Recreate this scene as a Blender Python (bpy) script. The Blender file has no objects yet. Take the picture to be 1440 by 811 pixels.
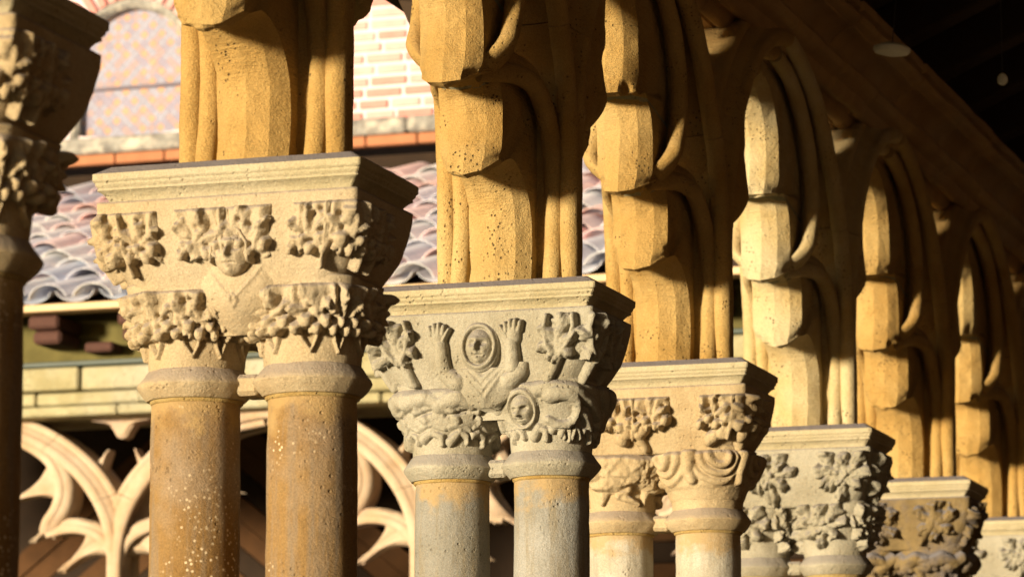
import bpy, math, random
import numpy as np
from mathutils import Vector, Matrix

# ------------------------------------------------------------------ camera, light
EYE = 1.55
ZA = EYE + 1.3346            # height of the top of the abaci
S = 1.427                    # bay of the arcade
sc = bpy.context.scene
col = sc.collection
PITCH = math.atan2(835, 5100); YAW = math.atan2(.3111536, math.sqrt(1 - .3111536**2) )
cam_d = bpy.data.cameras.new('camera'); cam = bpy.data.objects.new('camera', cam_d); col.objects.link(cam)
cam.location = (2.5976, -6.2875, EYE)
cam.rotation_euler = (math.pi/2 + PITCH, 0, math.atan2(1717, math.sqrt(5100**2 + 835**2)))
cam_d.sensor_width = 36; cam_d.lens = 36*5100/1440; cam_d.clip_end = 500
cam_d.dof.use_dof = True; cam_d.dof.focus_distance = 7.9; cam_d.dof.aperture_fstop = 7.5
sc.camera = cam

SUN_EL, SUN_TH = math.radians(3.5), math.radians(27)     # low sun, from the garden behind the viewer
to_sun = Vector((-math.sin(SUN_TH)*math.cos(SUN_EL), -math.cos(SUN_TH)*math.cos(SUN_EL), math.sin(SUN_EL)))
sd = bpy.data.lights.new('sun', 'SUN'); sd.energy = 5.0; sd.angle = math.radians(7.0); sd.color = (1.0, .86, .61)
sun = bpy.data.objects.new('sun', sd); col.objects.link(sun); sun.location = (-5, -9, 8)
sun.rotation_euler = to_sun.to_track_quat('Z', 'Y').to_euler()
wd = bpy.data.worlds.new('World'); sc.world = wd; wd.use_nodes = True
nt = wd.node_tree; bg = nt.nodes['Background']
sky = nt.nodes.new('ShaderNodeTexSky'); sky.sky_type = 'NISHITA'; sky.sun_disc = False
sky.sun_elevation = SUN_EL; sky.sun_rotation = math.atan2(to_sun.x, to_sun.y)
nt.links.new(sky.outputs[0], bg.inputs[0]); bg.inputs[1].default_value = .12
sc.view_settings.view_transform = 'Standard'; sc.view_settings.look = 'None'
sc.view_settings.exposure = 0.95; sc.view_settings.gamma = 1
sc.cycles.max_bounces = 8; sc.cycles.diffuse_bounces = 5

# ------------------------------------------------------------------ numpy tools
def h3(ix, iy, iz, seed):
    n = (ix*374761393 + iy*668265263 + iz*2147483647 + seed*1274126177) & 0xffffffff
    n = ((n ^ (n >> 13))*1274126177) & 0xffffffff
    return ((n ^ (n >> 16)) & 0xffff)/65535.0
def vnoise(P, scale, seed=0):
    Q = np.asarray(P)*scale + 1000.0
    i = np.floor(Q).astype(np.int64); f = Q - i; f = f*f*(3 - 2*f)
    r = 0
    for dx in (0, 1):
        wx = f[..., 0] if dx else 1 - f[..., 0]
        for dy in (0, 1):
            wy = f[..., 1] if dy else 1 - f[..., 1]
            for dz in (0, 1):
                wz = f[..., 2] if dz else 1 - f[..., 2]
                r = r + wx*wy*wz*h3(i[..., 0]+dx, i[..., 1]+dy, i[..., 2]+dz, seed)
    return r*2 - 1
def fbm(P, scale, seed=0, octv=3):
    return sum(vnoise(P, scale*2**k, seed + k)*.5**k for k in range(octv))

def mesh_raw(name, V, F, smooth=True, angle=.55):
    me = bpy.data.meshes.new(name)
    V = np.asarray(V, dtype=np.float32).reshape(-1, 3)
    if isinstance(F, np.ndarray):
        me.vertices.add(len(V)); me.vertices.foreach_set('co', V.ravel())
        k = F.shape[1]; n = len(F)
        me.loops.add(n*k); me.loops.foreach_set('vertex_index', F.ravel().astype(np.int32))
        me.polygons.add(n); me.polygons.foreach_set('loop_start', np.arange(0, n*k, k, dtype=np.int32))
        me.update(calc_edges=True); me.validate()
    else:
        me.from_pydata(V.tolist(), [], F); me.validate(); me.update()
    if smooth:
        me.polygons.foreach_set('use_smooth', np.ones(len(me.polygons), dtype=bool))
        if angle: me.set_sharp_from_angle(angle=angle)
    return me
def grid_faces(n, m, cu=False, cv=False, flip=False):
    i = np.arange(n if cu else n - 1); j = np.arange(m if cv else m - 1)
    I, J = np.meshgrid(i, j, indexing='ij'); I2 = (I + 1) % n; J2 = (J + 1) % m
    F = np.stack([I*m + J, I2*m + J, I2*m + J2, I*m + J2], -1).reshape(-1, 4)
    return F[:, ::-1].copy() if flip else F
def grid_normals(P):
    du = np.gradient(P, axis=0); dv = np.gradient(P, axis=1)
    N = np.cross(du, dv); L = np.linalg.norm(N, axis=-1, keepdims=True); return N/np.maximum(L, 1e-12)
def obj(name, me, mat=None, parent=None, loc=None):
    o = bpy.data.objects.new(name, me); col.objects.link(o)
    if mat is not None and me is not None and len(me.materials) == 0: me.materials.append(mat)
    if parent: o.parent = parent
    if loc: o.location = loc
    return o
def tag(o, label=None, cat=None, group=None, kind=None):
    for k, v in (('label', label), ('category', cat), ('group', group), ('kind', kind or ('thing' if cat else None))):
        if v: o[k] = v
    return o
def empty(name, loc=(0, 0, 0), rz=0):
    o = bpy.data.objects.new(name, None); col.objects.link(o); o.location = loc; o.rotation_euler.z = rz
    o.empty_display_size = .1; return o
KIDS = {}
def copy_tree(o, parent=None):
    c = o.copy(); col.objects.link(c); c.parent = parent
    for ch in [x for x in o.children]: copy_tree(ch, c)
    return c
def box_me(name, x0, x1, y0, y1, z0, z1, bev=0.0):
    b = min(bev, (x1-x0)*.45, (y1-y0)*.45, (z1-z0)*.45)
    if b <= 0:
        V = [(x, y, z) for x in (x0, x1) for y in (y0, y1) for z in (z0, z1)]
        F = [(0,1,3,2),(4,6,7,5),(0,4,5,1),(2,3,7,6),(0,2,6,4),(1,5,7,3)]
        return mesh_raw(name, V, F, False)
    # chamfered box : 24 vertices
    V = []; idx = {}
    for sx in (0, 1):
        for sy in (0, 1):
            for sz in (0, 1):
                X = (x0, x1)[sx]; Y = (y0, y1)[sy]; Z = (z0, z1)[sz]
                dx = (b, -b)[sx]; dy = (b, -b)[sy]; dz = (b, -b)[sz]
                for k, p in enumerate(((X, Y+dy, Z+dz), (X+dx, Y, Z+dz), (X+dx, Y+dy, Z))):
                    idx[sx, sy, sz, k] = len(V); V.append(p)
    F = []
    for s in (0, 1):
        F.append([idx[s, a, c, 0] for a, c in ((0,0),(1,0),(1,1),(0,1))][::1 if s else -1])
        F.append([idx[a, s, c, 1] for a, c in ((0,0),(1,0),(1,1),(0,1))][::-1 if s else 1])
        F.append([idx[a, c, s, 2] for a, c in ((0,0),(1,0),(1,1),(0,1))][::1 if s else -1])
    for a in (0, 1):
        for c in (0, 1):
            F.append([idx[a,c,0,0], idx[a,c,0,1], idx[a,c,1,1], idx[a,c,1,0]])
            F.append([idx[a,0,c,0], idx[a,0,c,2], idx[a,1,c,2], idx[a,1,c,0]])
            F.append([idx[0,a,c,1], idx[0,a,c,2], idx[1,a,c,2], idx[1,a,c,1]])
    for k in [(a, c, d) for a in (0,1) for c in (0,1) for d in (0,1)]:
        F.append([idx[k+(0,)], idx[k+(1,)], idx[k+(2,)]])
    me = mesh_raw(name, V, F, False)
    import bmesh
    bm = bmesh.new(); bm.from_mesh(me); bmesh.ops.recalc_face_normals(bm, faces=bm.faces); bm.to_mesh(me); bm.free()
    return me
def recalc(me):
    import bmesh
    bm = bmesh.new(); bm.from_mesh(me); bmesh.ops.recalc_face_normals(bm, faces=bm.faces); bm.to_mesh(me); bm.free(); return me
def catmull(pts, n):
    p = np.array(pts, float); p = np.vstack([2*p[0]-p[1], p, 2*p[-1]-p[-2]])
    out = []
    seg = len(p) - 3
    for t in np.linspace(0, seg - 1e-6, n):
        i = int(t); u = t - i; a, b, c, d = p[i:i+4]
        out.append(.5*((2*b) + (c-a)*u + (2*a-5*b+4*c-d)*u*u + (3*b-a-3*c+d)*u**3))
    return np.array(out)
def resample(p, n):
    L = np.r_[0, np.cumsum(np.linalg.norm(np.diff(p, axis=0), axis=1))]
    t = np.linspace(0, L[-1], n)
    return np.stack([np.interp(t, L, p[:, k]) for k in range(p.shape[1])], 1)

# ------------------------------------------------------------------ materials
def stone(name, c1, c2, c3=None, scale=6, grain=.35, pits=.25, bump=.5, upshade=0.0, upshadecol=(.20,.18,.185), rough=.9, streak=None, big=1.6, pitscale=70, stain=None, tool=.12, spots=None):
    m = bpy.data.materials.new(name); m.use_nodes = True; t = m.node_tree; N = t.nodes; L = t.links
    b = N['Principled BSDF']; b.inputs['Roughness'].default_value = rough; b.inputs['Specular IOR Level'].default_value = .25
    co = N.new('ShaderNodeTexCoord'); oi = N.new('ShaderNodeObjectInfo')
    va = N.new('ShaderNodeVectorMath'); va.operation = 'ADD'
    geo = N.new('ShaderNodeNewGeometry')
    L.new(geo.outputs['Position'], va.inputs[0])
    va.inputs[1].default_value = (random.random()*9, random.random()*9, 0)
    vec = va.outputs[0]
    def noise(s, det=6, rgh=.6, v=vec):
        n = N.new('ShaderNodeTexNoise'); n.inputs['Scale'].default_value = s; n.inputs['Detail'].default_value = det; n.inputs['Roughness'].default_value = rgh
        L.new(v, n.inputs['Vector']); return n.outputs['Fac']
    def ramp(f, a, c):
        r = N.new('ShaderNodeMapRange'); r.inputs[1].default_value = a; r.inputs[2].default_value = c; L.new(f, r.inputs[0]); return r.outputs[0]
    def mix(f, a, c, mode='MIX'):
        x = N.new('ShaderNodeMix'); x.data_type = 'RGBA'; x.blend_type = mode
        for s, v in ((0, f), (6, a), (7, c)):
            if hasattr(v, 'is_output'): L.new(v, x.inputs[s])
            else: x.inputs[s].default_value = v if s == 0 else (*v, 1)
        return x.outputs[2]
    colr = mix(ramp(noise(scale), .35, .65), c1, c2)
    if c3: colr = mix(ramp(noise(big, 4), .48, .68), colr, c3)
    if streak:
        mp = N.new('ShaderNodeMapping'); mp.inputs['Scale'].default_value = (9, 9, .9); L.new(vec, mp.inputs[0])
        colr = mix(ramp(noise(4, 5, .65, mp.outputs[0]), .46, .66), colr, streak)
    fine = noise(300, 4, .7)
    colr = mix(grain, colr, mix(ramp(fine, .3, .7), (.25,.22,.18), (1,1,1)), 'MULTIPLY')
    vo = N.new('ShaderNodeTexVoronoi'); vo.inputs['Scale'].default_value = pitscale; L.new(vec, vo.inputs['Vector'])
    pm = N.new('ShaderNodeMath'); pm.operation = 'MULTIPLY'
    L.new(ramp(vo.outputs['Distance'], .26, .10), pm.inputs[0]); L.new(ramp(noise(9, 3), .50, .62), pm.inputs[1])
    pk = N.new('ShaderNodeMath'); pk.operation = 'MULTIPLY'; L.new(pm.outputs[0], pk.inputs[0]); pk.inputs[1].default_value = pits
    colr = mix(pk.outputs[0], colr, (.10,.065,.03))
    if stain:          # ochre rust washed down from the neck of the capital
        sz = N.new('ShaderNodeSeparateXYZ'); L.new(geo.outputs['Position'], sz.inputs[0])
        nz_ = N.new('ShaderNodeMath'); nz_.operation = 'MULTIPLY_ADD'; L.new(noise(13, 5, .65), nz_.inputs[0]); nz_.inputs[1].default_value = .24; L.new(sz.outputs[2], nz_.inputs[2])
        st = ramp(nz_.outputs[0], ZA - .500 + .12, ZA - .462 + .12)
        sm = N.new('ShaderNodeMath'); sm.operation = 'MULTIPLY'; L.new(st, sm.inputs[0]); sm.inputs[1].default_value = .75
        colr = mix(sm.outputs[0], colr, stain)
    if spots:          # crusts of pale lichen
        v2 = N.new('ShaderNodeTexVoronoi'); v2.inputs['Scale'].default_value = 95; L.new(vec, v2.inputs['Vector'])
        sq = N.new('ShaderNodeMath'); sq.operation = 'MULTIPLY'; L.new(ramp(v2.outputs['Distance'], .30, .18), sq.inputs[0]); L.new(ramp(noise(5, 3), .50, .60), sq.inputs[1])
        colr = mix(sq.outputs[0], colr, spots)
    if upshade:  # shade of upward faces, as if lit from below, painted into the colour
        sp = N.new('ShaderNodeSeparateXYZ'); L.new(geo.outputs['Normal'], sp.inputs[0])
        dm = N.new('ShaderNodeMath'); dm.operation = 'MULTIPLY'; L.new(ramp(sp.outputs[2], .25, .6), dm.inputs[0]); dm.inputs[1].default_value = upshade
        colr = mix(dm.outputs[0], colr, upshadecol)
    L.new(colr, b.inputs['Base Color'])
    # relief
    s1 = N.new('ShaderNodeMath'); s1.operation = 'ADD'; mm = N.new('ShaderNodeMath'); mm.operation = 'MULTIPLY_ADD'; L.new(noise(115, 6, .7), mm.inputs[0]); mm.inputs[1].default_value = .55; L.new(noise(34, 8, .65), mm.inputs[2])
    tm = N.new('ShaderNodeMapping'); tm.inputs['Scale'].default_value = (14, 14, 190); tm.inputs['Rotation'].default_value = (.12, .08, 0); L.new(vec, tm.inputs[0])
    tt_ = N.new('ShaderNodeMath'); tt_.operation = 'MULTIPLY_ADD'; L.new(noise(1.0, 3, .6, tm.outputs[0]), tt_.inputs[0]); tt_.inputs[1].default_value = tool; L.new(mm.outputs[0], tt_.inputs[2])
    L.new(tt_.outputs[0], s1.inputs[0])
    s2 = N.new('ShaderNodeMath'); s2.operation = 'MULTIPLY'; L.new(pm.outputs[0], s2.inputs[0]); s2.inputs[1].default_value = -1.2*min(1, pits*3)
    L.new(s2.outputs[0], s1.inputs[1])
    s3 = N.new('ShaderNodeMath'); s3.operation = 'MULTIPLY_ADD'; L.new(fine, s3.inputs[0]); s3.inputs[1].default_value = .5; L.new(s1.outputs[0], s3.inputs[2])
    bp = N.new('ShaderNodeBump'); bp.inputs['Strength'].default_value = bump; bp.inputs['Distance'].default_value = .0075
    L.new(s3.outputs[0], bp.inputs['Height']); L.new(bp.outputs[0], b.inputs['Normal'])
    return m
def plain(name, c, rough=.8, var=.25, scale=8, metal=0, spec=.25):
    m = bpy.data.materials.new(name); m.use_nodes = True; t = m.node_tree; N = t.nodes; L = t.links
    b = N['Principled BSDF']; b.inputs['Roughness'].default_value = rough; b.inputs['Metallic'].default_value = metal; b.inputs['Specular IOR Level'].default_value = spec
    co = N.new('ShaderNodeNewGeometry'); n = N.new('ShaderNodeTexNoise'); n.inputs['Scale'].default_value = scale; n.inputs['Detail'].default_value = 6
    L.new(co.outputs['Position'], n.inputs['Vector'])
    x = N.new('ShaderNodeMix'); x.data_type = 'RGBA'; L.new(n.outputs['Fac'], x.inputs[0])
    x.inputs[6].default_value = (*[v*(1-var) for v in c], 1); x.inputs[7].default_value = (*[min(1, v*(1+var)) for v in c], 1)
    L.new(x.outputs[2], b.inputs['Base Color'])
    bp = N.new('ShaderNodeBump'); bp.inputs['Strength'].default_value = .3; bp.inputs['Distance'].default_value = .005; L.new(n.outputs['Fac'], bp.inputs['Height']); L.new(bp.outputs[0], b.inputs['Normal'])
    return m
random.seed(3)
M = {}
M['gold'] = stone('golden_sandstone', (.53,.34,.115), (.43,.26,.075), (.58,.42,.18), scale=7, grain=.45, pits=.9, bump=1.0, tool=.5, upshade=.25, upshadecol=(.24,.17,.10), pitscale=85)
M['gold_pale'] = stone('pale_gold_sandstone', (.58,.46,.25), (.50,.36,.15), (.62,.53,.34), scale=7, grain=.4, pits=.8, bump=.9, tool=.4, upshade=.3, upshadecol=(.28,.22,.15), pitscale=85)
M['cap_cream'] = stone('cream_limestone', (.52,.41,.25), (.42,.31,.17), (.50,.41,.28), scale=9, grain=.5, pits=.15, bump=.75, upshade=.55, upshadecol=(.22,.19,.19))
M['cap_grey'] = stone('grey_green_limestone', (.41,.375,.29), (.32,.285,.205), (.46,.43,.35), scale=9, grain=.5, pits=.2, bump=.75, upshade=.55, upshadecol=(.20,.18,.185))
M['cap_eroded'] = stone('eroded_dark_limestone', (.28,.20,.09), (.17,.12,.055), (.14,.12,.115), scale=12, grain=.5, pits=.8, bump=.9, upshade=.9, big=9, upshadecol=(.17,.16,.175), pitscale=45)
M['abacus'] = stone('olive_banded_limestone', (.50,.43,.28), (.41,.35,.21), (.47,.41,.29), scale=10, grain=.5, pits=.3, bump=.6, upshade=1.0, upshadecol=(.17,.15,.155))
M['shaft_tan'] = stone('tan_shaft_stone', (.33,.205,.08), (.25,.14,.045), (.35,.28,.21), scale=5, grain=.6, pits=.35, bump=.7, streak=(.27,.20,.13), big=3.2, spots=(.58,.46,.30), stain=(.36,.24,.10))
M['shaft_grey'] = stone('grey_marble_shaft', (.30,.285,.25), (.25,.235,.195), (.36,.35,.32), scale=9, grain=.55, pits=.3, bump=.6, streak=(.26,.22,.15), big=4, stain=(.36,.24,.10))
M['shaft_pale'] = stone('pale_marble_shaft', (.55,.51,.43), (.46,.42,.33), (.42,.36,.26), scale=8, grain=.5, pits=.3, bump=.6, streak=(.38,.34,.27), big=4, stain=(.36,.24,.10))
M['shaft_gold'] = stone('warm_cream_shaft', (.50,.40,.24), (.42,.31,.16), (.48,.42,.30), scale=8, grain=.3, pits=.3, bump=.6, big=4, stain=(.42,.27,.09))
M['neck_gold'] = stone('ochre_neck_mortar', (.48,.34,.13), (.38,.24,.07), (.45,.36,.18), scale=16, grain=.5, pits=.6, bump=.9, pitscale=110, upshade=.85, upshadecol=(.24,.20,.195))
M['mortar'] = stone('grey_green_mortar', (.38,.36,.24), (.32,.30,.20), None, scale=18, grain=.5, pits=.5, bump=.9)
M['cornice'] = stone('brown_cornice_stone', (.48,.31,.13), (.36,.22,.09), (.44,.31,.16), scale=5, grain=.4, pits=.3, bump=.5)
M['far_stone'] = stone('far_pale_yellow_stone', (.55,.50,.31), (.40,.35,.19), (.52,.49,.37), scale=8, grain=.5, pits=.6, bump=1.0)
M['far_tracery'] = stone('far_pinkish_stone', (.52,.41,.30), (.42,.29,.18), (.40,.29,.26), scale=6, grain=.2, pits=.1, bump=.4)
M['parapet'] = stone('parapet_stone', (.42,.34,.22), (.34,.26,.16), None, scale=4)
M['floor'] = stone('floor_flagstone', (.16,.12,.08), (.12,.09,.06), None, scale=3)
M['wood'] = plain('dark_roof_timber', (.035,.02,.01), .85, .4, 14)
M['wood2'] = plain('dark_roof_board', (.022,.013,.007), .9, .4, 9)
M['far_wood'] = plain('brown_rafter_timber', (.06,.028,.013), .85, .4, 9)
M['corbel'] = plain('red_brown_corbel_brick', (.075,.034,.026), .85, .3, 11)
M['moss'] = plain('mossy_plaster', (.10,.085,.028), .95, .5, 14)
M['fascia'] = plain('pale_wood_fascia', (.62,.44,.26), .8, .25, 9)
M['lead_strip'] = plain('dark_green_flashing', (.03,.045,.035), .5, .3, 9)
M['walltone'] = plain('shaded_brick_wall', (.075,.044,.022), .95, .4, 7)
M['garden'] = plain('garden_grass', (.07,.09,.03), .95, .5, 12)
M['mort_pink'] = plain('pale_pink_lime_mortar', (.60,.50,.52), .95, .15, 10)
BR = [plain('rose_brick_%s' % w, c, .9, .2, 15) for w, c in (('pale', (.56,.29,.26)), ('mid', (.50,.22,.19)), ('dusty', (.56,.34,.31)))]
TL = [plain('canal_tile_%s' % w, c, .5, .25, 16, 0, .5) for w, c in (('rose', (.80,.60,.60)), ('grey', (.68,.68,.76)), ('white', (.84,.82,.86)), ('terracotta', (.76,.50,.46)), ('slate', (.52,.57,.70)))]
M['ledge'] = stone('lichen_spotted_ledge', (.34,.33,.30), (.16,.15,.14), (.55,.50,.42), scale=16, grain=.4, big=12)
M['orange_brick'] = plain('orange_string_brick', (.33,.14,.07), .9, .25, 9)
PN = [plain('leaded_pane_%s' % w, c, .75, .15, 12, 0, .2) for w, c in (('peach', (.42,.25,.17)), ('lilac', (.24,.22,.29)), ('rose', (.31,.23,.24)), ('dove', (.26,.26,.33)))]
M['lead'] = plain('lead_came', (.30,.30,.38), .6, .2, 10)
M['bar'] = plain('iron_window_bar', (.12,.10,.13), .6, .2, 10)
M['lamp'] = plain('white_enamel_lamp', (.75,.77,.72), .5, .05, 6)
M['lampmetal'] = plain('dark_lamp_metal', (.05,.05,.05), .5, .1, 6)

# ------------------------------------------------------------------ ground and gallery shell
gr = obj('ground', mesh_raw('ground', [(-200,-200,-.30),(200,-200,-.30),(200,200,-.30),(-200,200,-.30)], [(0,1,2,3)], False), M['garden']); tag(gr, kind='structure')
fl = obj('gallery_floor', box_me('gallery_floor', -.6, 5.0, -14, 12.4, -.29, 0), M['floor']); tag(fl, kind='structure')
ff = obj('far_gallery_floor', box_me('far_gallery_floor', -14, -.604, 8.1, 12.4, -.29, 0), M['floor']); tag(ff, kind='structure')
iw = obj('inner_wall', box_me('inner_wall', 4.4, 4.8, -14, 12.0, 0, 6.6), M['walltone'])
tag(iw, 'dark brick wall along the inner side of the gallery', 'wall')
pw = obj('parapet_wall', box_me('parapet_wall', -.30, .30, -4, 8.36, 0, .93, .02), M['parapet'])
tag(pw, 'low stone wall carrying the twin columns of the gallery', 'wall')
pw2 = obj('parapet_wall', box_me('parapet_wall_far', -9, -.304, 8.40, 9.0, 0, .85, .02), M['parapet'])
tag(pw2, 'low stone wall under the arcade across the garden', 'wall')

# ------------------------------------------------------------------ arch tracery
Z0, R0, Y0 = .25, .790, -.006
def main_curve(n=70):
    pts = [(Y0, z) for z in np.linspace(-.0, Z0, 14)[:-1]]
    amax = math.acos((-.7135 - Y0 + R0)/R0)
    for a in np.linspace(0, amax, n): pts.append((Y0 - R0 + R0*math.cos(a), Z0 + R0*math.sin(a)))
    return np.array(pts)
LOWER = [(-.026,0),(-.008,.10),(-.004,.2),(-.02,.3),(-.062,.38),(-.14,.432),(-.24,.450),(-.375,.430)]
UPPER = [(-.375,.43),(-.34,.49),(-.30,.56),(-.28,.64),(-.29,.73),(-.34,.83),(-.44,.915),(-.56,.97),(-.7135,1.0)]
def normals2(c):
    t = np.gradient(c, axis=0); t /= np.linalg.norm(t, axis=1, keepdims=True); return np.stack([-t[:, 1], t[:, 0]], 1)
def arcp(cx, cr, r, a0, a1, n=9):
    return [(cx + r*math.cos(math.radians(a)), cr + r*math.sin(math.radians(a))) for a in np.linspace(a0, a1, n)]
def mirror_profile(half):        # half goes from X=0 inner side to X=0 outer side on +X
    return np.array(half + [(-x, r) for x, r in half[::-1] if abs(x) > 1e-6])
# rib section (X, rho): rho>0 faces the opening
RIB = mirror_profile([(0,-.02),(.09,-.02),(.122,-.03),(.136,-.03)] + arcp(.160,.002,.026,205,-80,14) + [(.158,-.034),(.150,-.046)] + arcp(.118,-.072,.022,40,-90,7) + [(.09,-.088),(0,-.088)])
BAR = mirror_profile([(0,-.026),(.074,-.026),(.086,-.032),(.096,-.030)] + arcp(.120,.004,.024,235,-75,15) + [(.120,-.040),(.09,-.058),(0,-.058)])
def sweep(name, c, prof, mirror, seed, amp=.0012, end=True, tap=None):
    n2 = normals2(c); n, m = len(c), len(prof)
    P = np.zeros((n, m, 3))
    P[..., 0] = prof[None, :, 0]
    P[..., 1] = c[:, None, 0] + prof[None, :, 1]*n2[:, None, 0]
    P[..., 2] = c[:, None, 1] + prof[None, :, 1]*n2[:, None, 1]
    if tap is not None: P[..., 0] *= tap[:, None]
    P[..., 1] = np.minimum(P[..., 1], .018 + .002*(seed % 3))
    if mirror: P[..., 1] *= -1
    nz = fbm(P, 22, seed, 3)[..., None]; nz2 = fbm(P, 5, seed + 9, 2)[..., None]
    ctr = np.zeros((n, 1, 3)); ctr[:, 0, 1] = c[:, 0]*(-1 if mirror else 1); ctr[:, 0, 2] = c[:, 1]
    D = P - ctr; D /= np.maximum(np.linalg.norm(D, axis=-1, keepdims=True), 1e-6)
    P = P + D*(nz*amp + nz2*amp*1.5)
    F = grid_faces(n, m, False, True, flip=not mirror)
    V = P.reshape(-1, 3)
    me = mesh_raw(name, V, F, True, .75)
    if end:
        import bmesh
        bm = bmesh.new(); bm.from_mesh(me); bm.verts.ensure_lookup_table()
        for r in (0, n - 1):
            try: bm.faces.new([bm.verts[r*m + k] for k in range(m)])
            except ValueError: pass
        bmesh.ops.recalc_face_normals(bm, faces=bm.faces); bm.to_mesh(me); bm.free()
    return me
# scalloped cusp outline (centre facet) : four lobes, tips between
LOBES = [
 [(-.108,0),(-.098,.06),(-.096,.12),(-.105,.17),(-.135,.215),(-.180,.242),(-.225,.248),(-.260,.234),(-.288,.206)],
 [(-.322,.208),(-.312,.250),(-.298,.30),(-.296,.345),(-.312,.382),(-.345,.402),(-.392,.406),(-.432,.381)],
 [(-.466,.385),(-.453,.435),(-.442,.50),(-.442,.555),(-.460,.605),(-.492,.632),(-.527,.634),(-.558,.610)],
 [(-.590,.614),(-.573,.67),(-.562,.74),(-.572,.80),(-.605,.85),(-.655,.888),(-.7125,.905)]]
lowc = catmull(LOWER, 120); upc = catmull(UPPER, 120)
def cusp_sections():
    C = []; O = []; tip = []
    oseg = [lowc[:72], lowc[72:], upc[:52], upc[52:]]
    for k, l in enumerate(LOBES):
        c = catmull(l, 72); o = resample(oseg[k], 72)
        e = np.linspace(0, 1, 72)
        C.append(c); O.append(o); tip.append(np.exp(-((1-e)/.10)**2) if k < 3 else 0*e)
        if k: tip[-1] = np.maximum(tip[-1], np.exp(-(e/.10)**2))
        if k < 3:
            nx = np.array(LOBES[k+1][0]); a = c[-1]
            tt = np.linspace(0, 1, 10)[1:-1, None]
            C.append(a + (nx - a)*tt); O.append(o[-1] + 0*tt); tip.append(np.ones(8))
    return np.vstack(C), np.vstack(O), np.concatenate(tip)
CC, OO, TIP = cusp_sections()
def facet_profile():
    # (X, depth in metres from the centre facet) ; outer rows run back to the foil bar
    p = []
    def seg(a, b, n):
        for t in np.linspace(0, 1, n, endpoint=False): p.append((a[0]+(b[0]-a[0])*t, a[1]+(b[1]-a[1])*t))
    seg((-.079,1.9),(-.079,.9),3); seg((-.079,.9),(-.079,.036),4); seg((-.079,.036),(-.050,.010),6); seg((-.050,.010),(-.002,0),7); seg((-.002,0),(.046,.011),7); seg((.046,.011),(.079,.040),6); seg((.079,.040),(.079,.9),4); seg((.079,.9),(.079,1.9),2); p.append((.079,1.9))
    return np.array(p)
FP = facet_profile()
WIDE = np.ones(len(CC))
for _i in range(len(CC)):
    _d = min([abs(_i - t) for t in (76, 156, 236)]); WIDE[_i] = np.clip((_d - 5)/20, 0, 1)**.6
WIDE[:30] *= np.linspace(.2, 1, 30)
def cusp_mesh(name, i0, i1, mirror, seed, grow=0.0, rough=1.0, slim=0.0):
    c = CC[i0:i1]; o = OO[i0:i1]; tp = TIP[i0:i1]
    c = c + (o - c)*(slim*WIDE[i0:i1])[:, None]
    D = o - c; L = np.linalg.norm(D, axis=1); n, m = len(c), len(FP)
    tw = np.convolve(np.pad(tp, 14, mode='edge'), np.ones(29)/29, 'valid')[:, None]
    dep = FP[None, :, 1]*(1 + .9*tw) - grow
    w = np.where(FP[None, :, 1] > 1.5, 1 + .034/L[:, None], np.where(FP[None, :, 1] > .5, 1.0, np.minimum(dep/L[:, None], .93)))
    P = np.zeros((n, m, 3)); P[..., 0] = FP[None, :, 0]*(1 + grow*8)*(1 - .12*np.where(FP[None, :, 1] > .5, 0, 1)*np.exp(-((1 - tp[:, None])/.8)**2)*tp[:, None])
    P[..., 1] = c[:, None, 0] + D[:, None, 0]*w; P[..., 2] = c[:, None, 1] + D[:, None, 1]*w
    if mirror: P[..., 1] *= -1
    Q = P + seed*3.7
    N = grid_normals(P)
    if mirror: N = -N
    a = fbm(Q, 30, seed, 4)*.0016 + fbm(Q, 7, seed+5, 2)*.0028
    chip = np.clip(fbm(Q, 16, seed+3, 2) - .25, 0, 1)*.022*(.25 + tp[:, None]*1.2)
    rt = tp[:, None]*fbm(Q, 55, seed+7, 2)*.0022
    inner = (FP[None, :, 1] < .5)
    sgn = -1 if True else 1
    disp = (a + rt)*rough - chip*rough
    DD = np.zeros_like(P); Dn = D/np.maximum(L[:, None], 1e-6)
    DD[..., 1] = -Dn[:, None, 0]*(-1 if mirror else 1); DD[..., 2] = -Dn[:, None, 1]
    DD[..., 0] = np.sign(P[..., 0])*np.clip((np.abs(P[..., 0]) - .03)/.06, 0, 1)*.8
    DD /= np.linalg.norm(DD, axis=-1, keepdims=True)
    P = P + DD*np.where(inner, disp, 0)[..., None]
    F = grid_faces(n, m, False, False)
    me = mesh_raw(name, P.reshape(-1, 3), F, True, .30)
    import bmesh
    bm = bmesh.new(); bm.from_mesh(me); bm.verts.ensure_lookup_table()
    for r in (0, n-1):
        bm.faces.new([bm.verts[r*m + k] for k in range(m)])
    bmesh.ops.recalc_face_normals(bm, faces=bm.faces); bm.to_mesh(me); bm.free()
    return me
def extrude_poly(name, pts, x, bev, seed=0, amp=.001):
    p = np.array(pts, float); k = len(p)
    c = p.mean(0)
    ins = p + (c - p)*np.minimum(.35, bev/np.maximum(np.linalg.norm(c - p, axis=1, keepdims=True), 1e-6))
    rows = [(-x, ins), (-x + bev, p), (x - bev, p), (x, ins)]
    V = np.array([[(xx, q[0], q[1]) for q in r] for xx, r in rows])
    F = [tuple(int(v) for v in f) for f in grid_faces(4, k, False, True)] + [tuple(range(k)), tuple(range(3*k, 4*k))]
    return recalc(mesh_raw(name, V.reshape(-1, 3), F, True, .5))
HORN = [(-.215,.775),(-.165,.803),(-.12,.822),(-.09,.845),(-.067,.885),(-.060,.880),(-.072,.83),(-.085,.78),(-.088,.73),(-.085,.68),(-.13,.66),(-.18,.72)]
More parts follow.
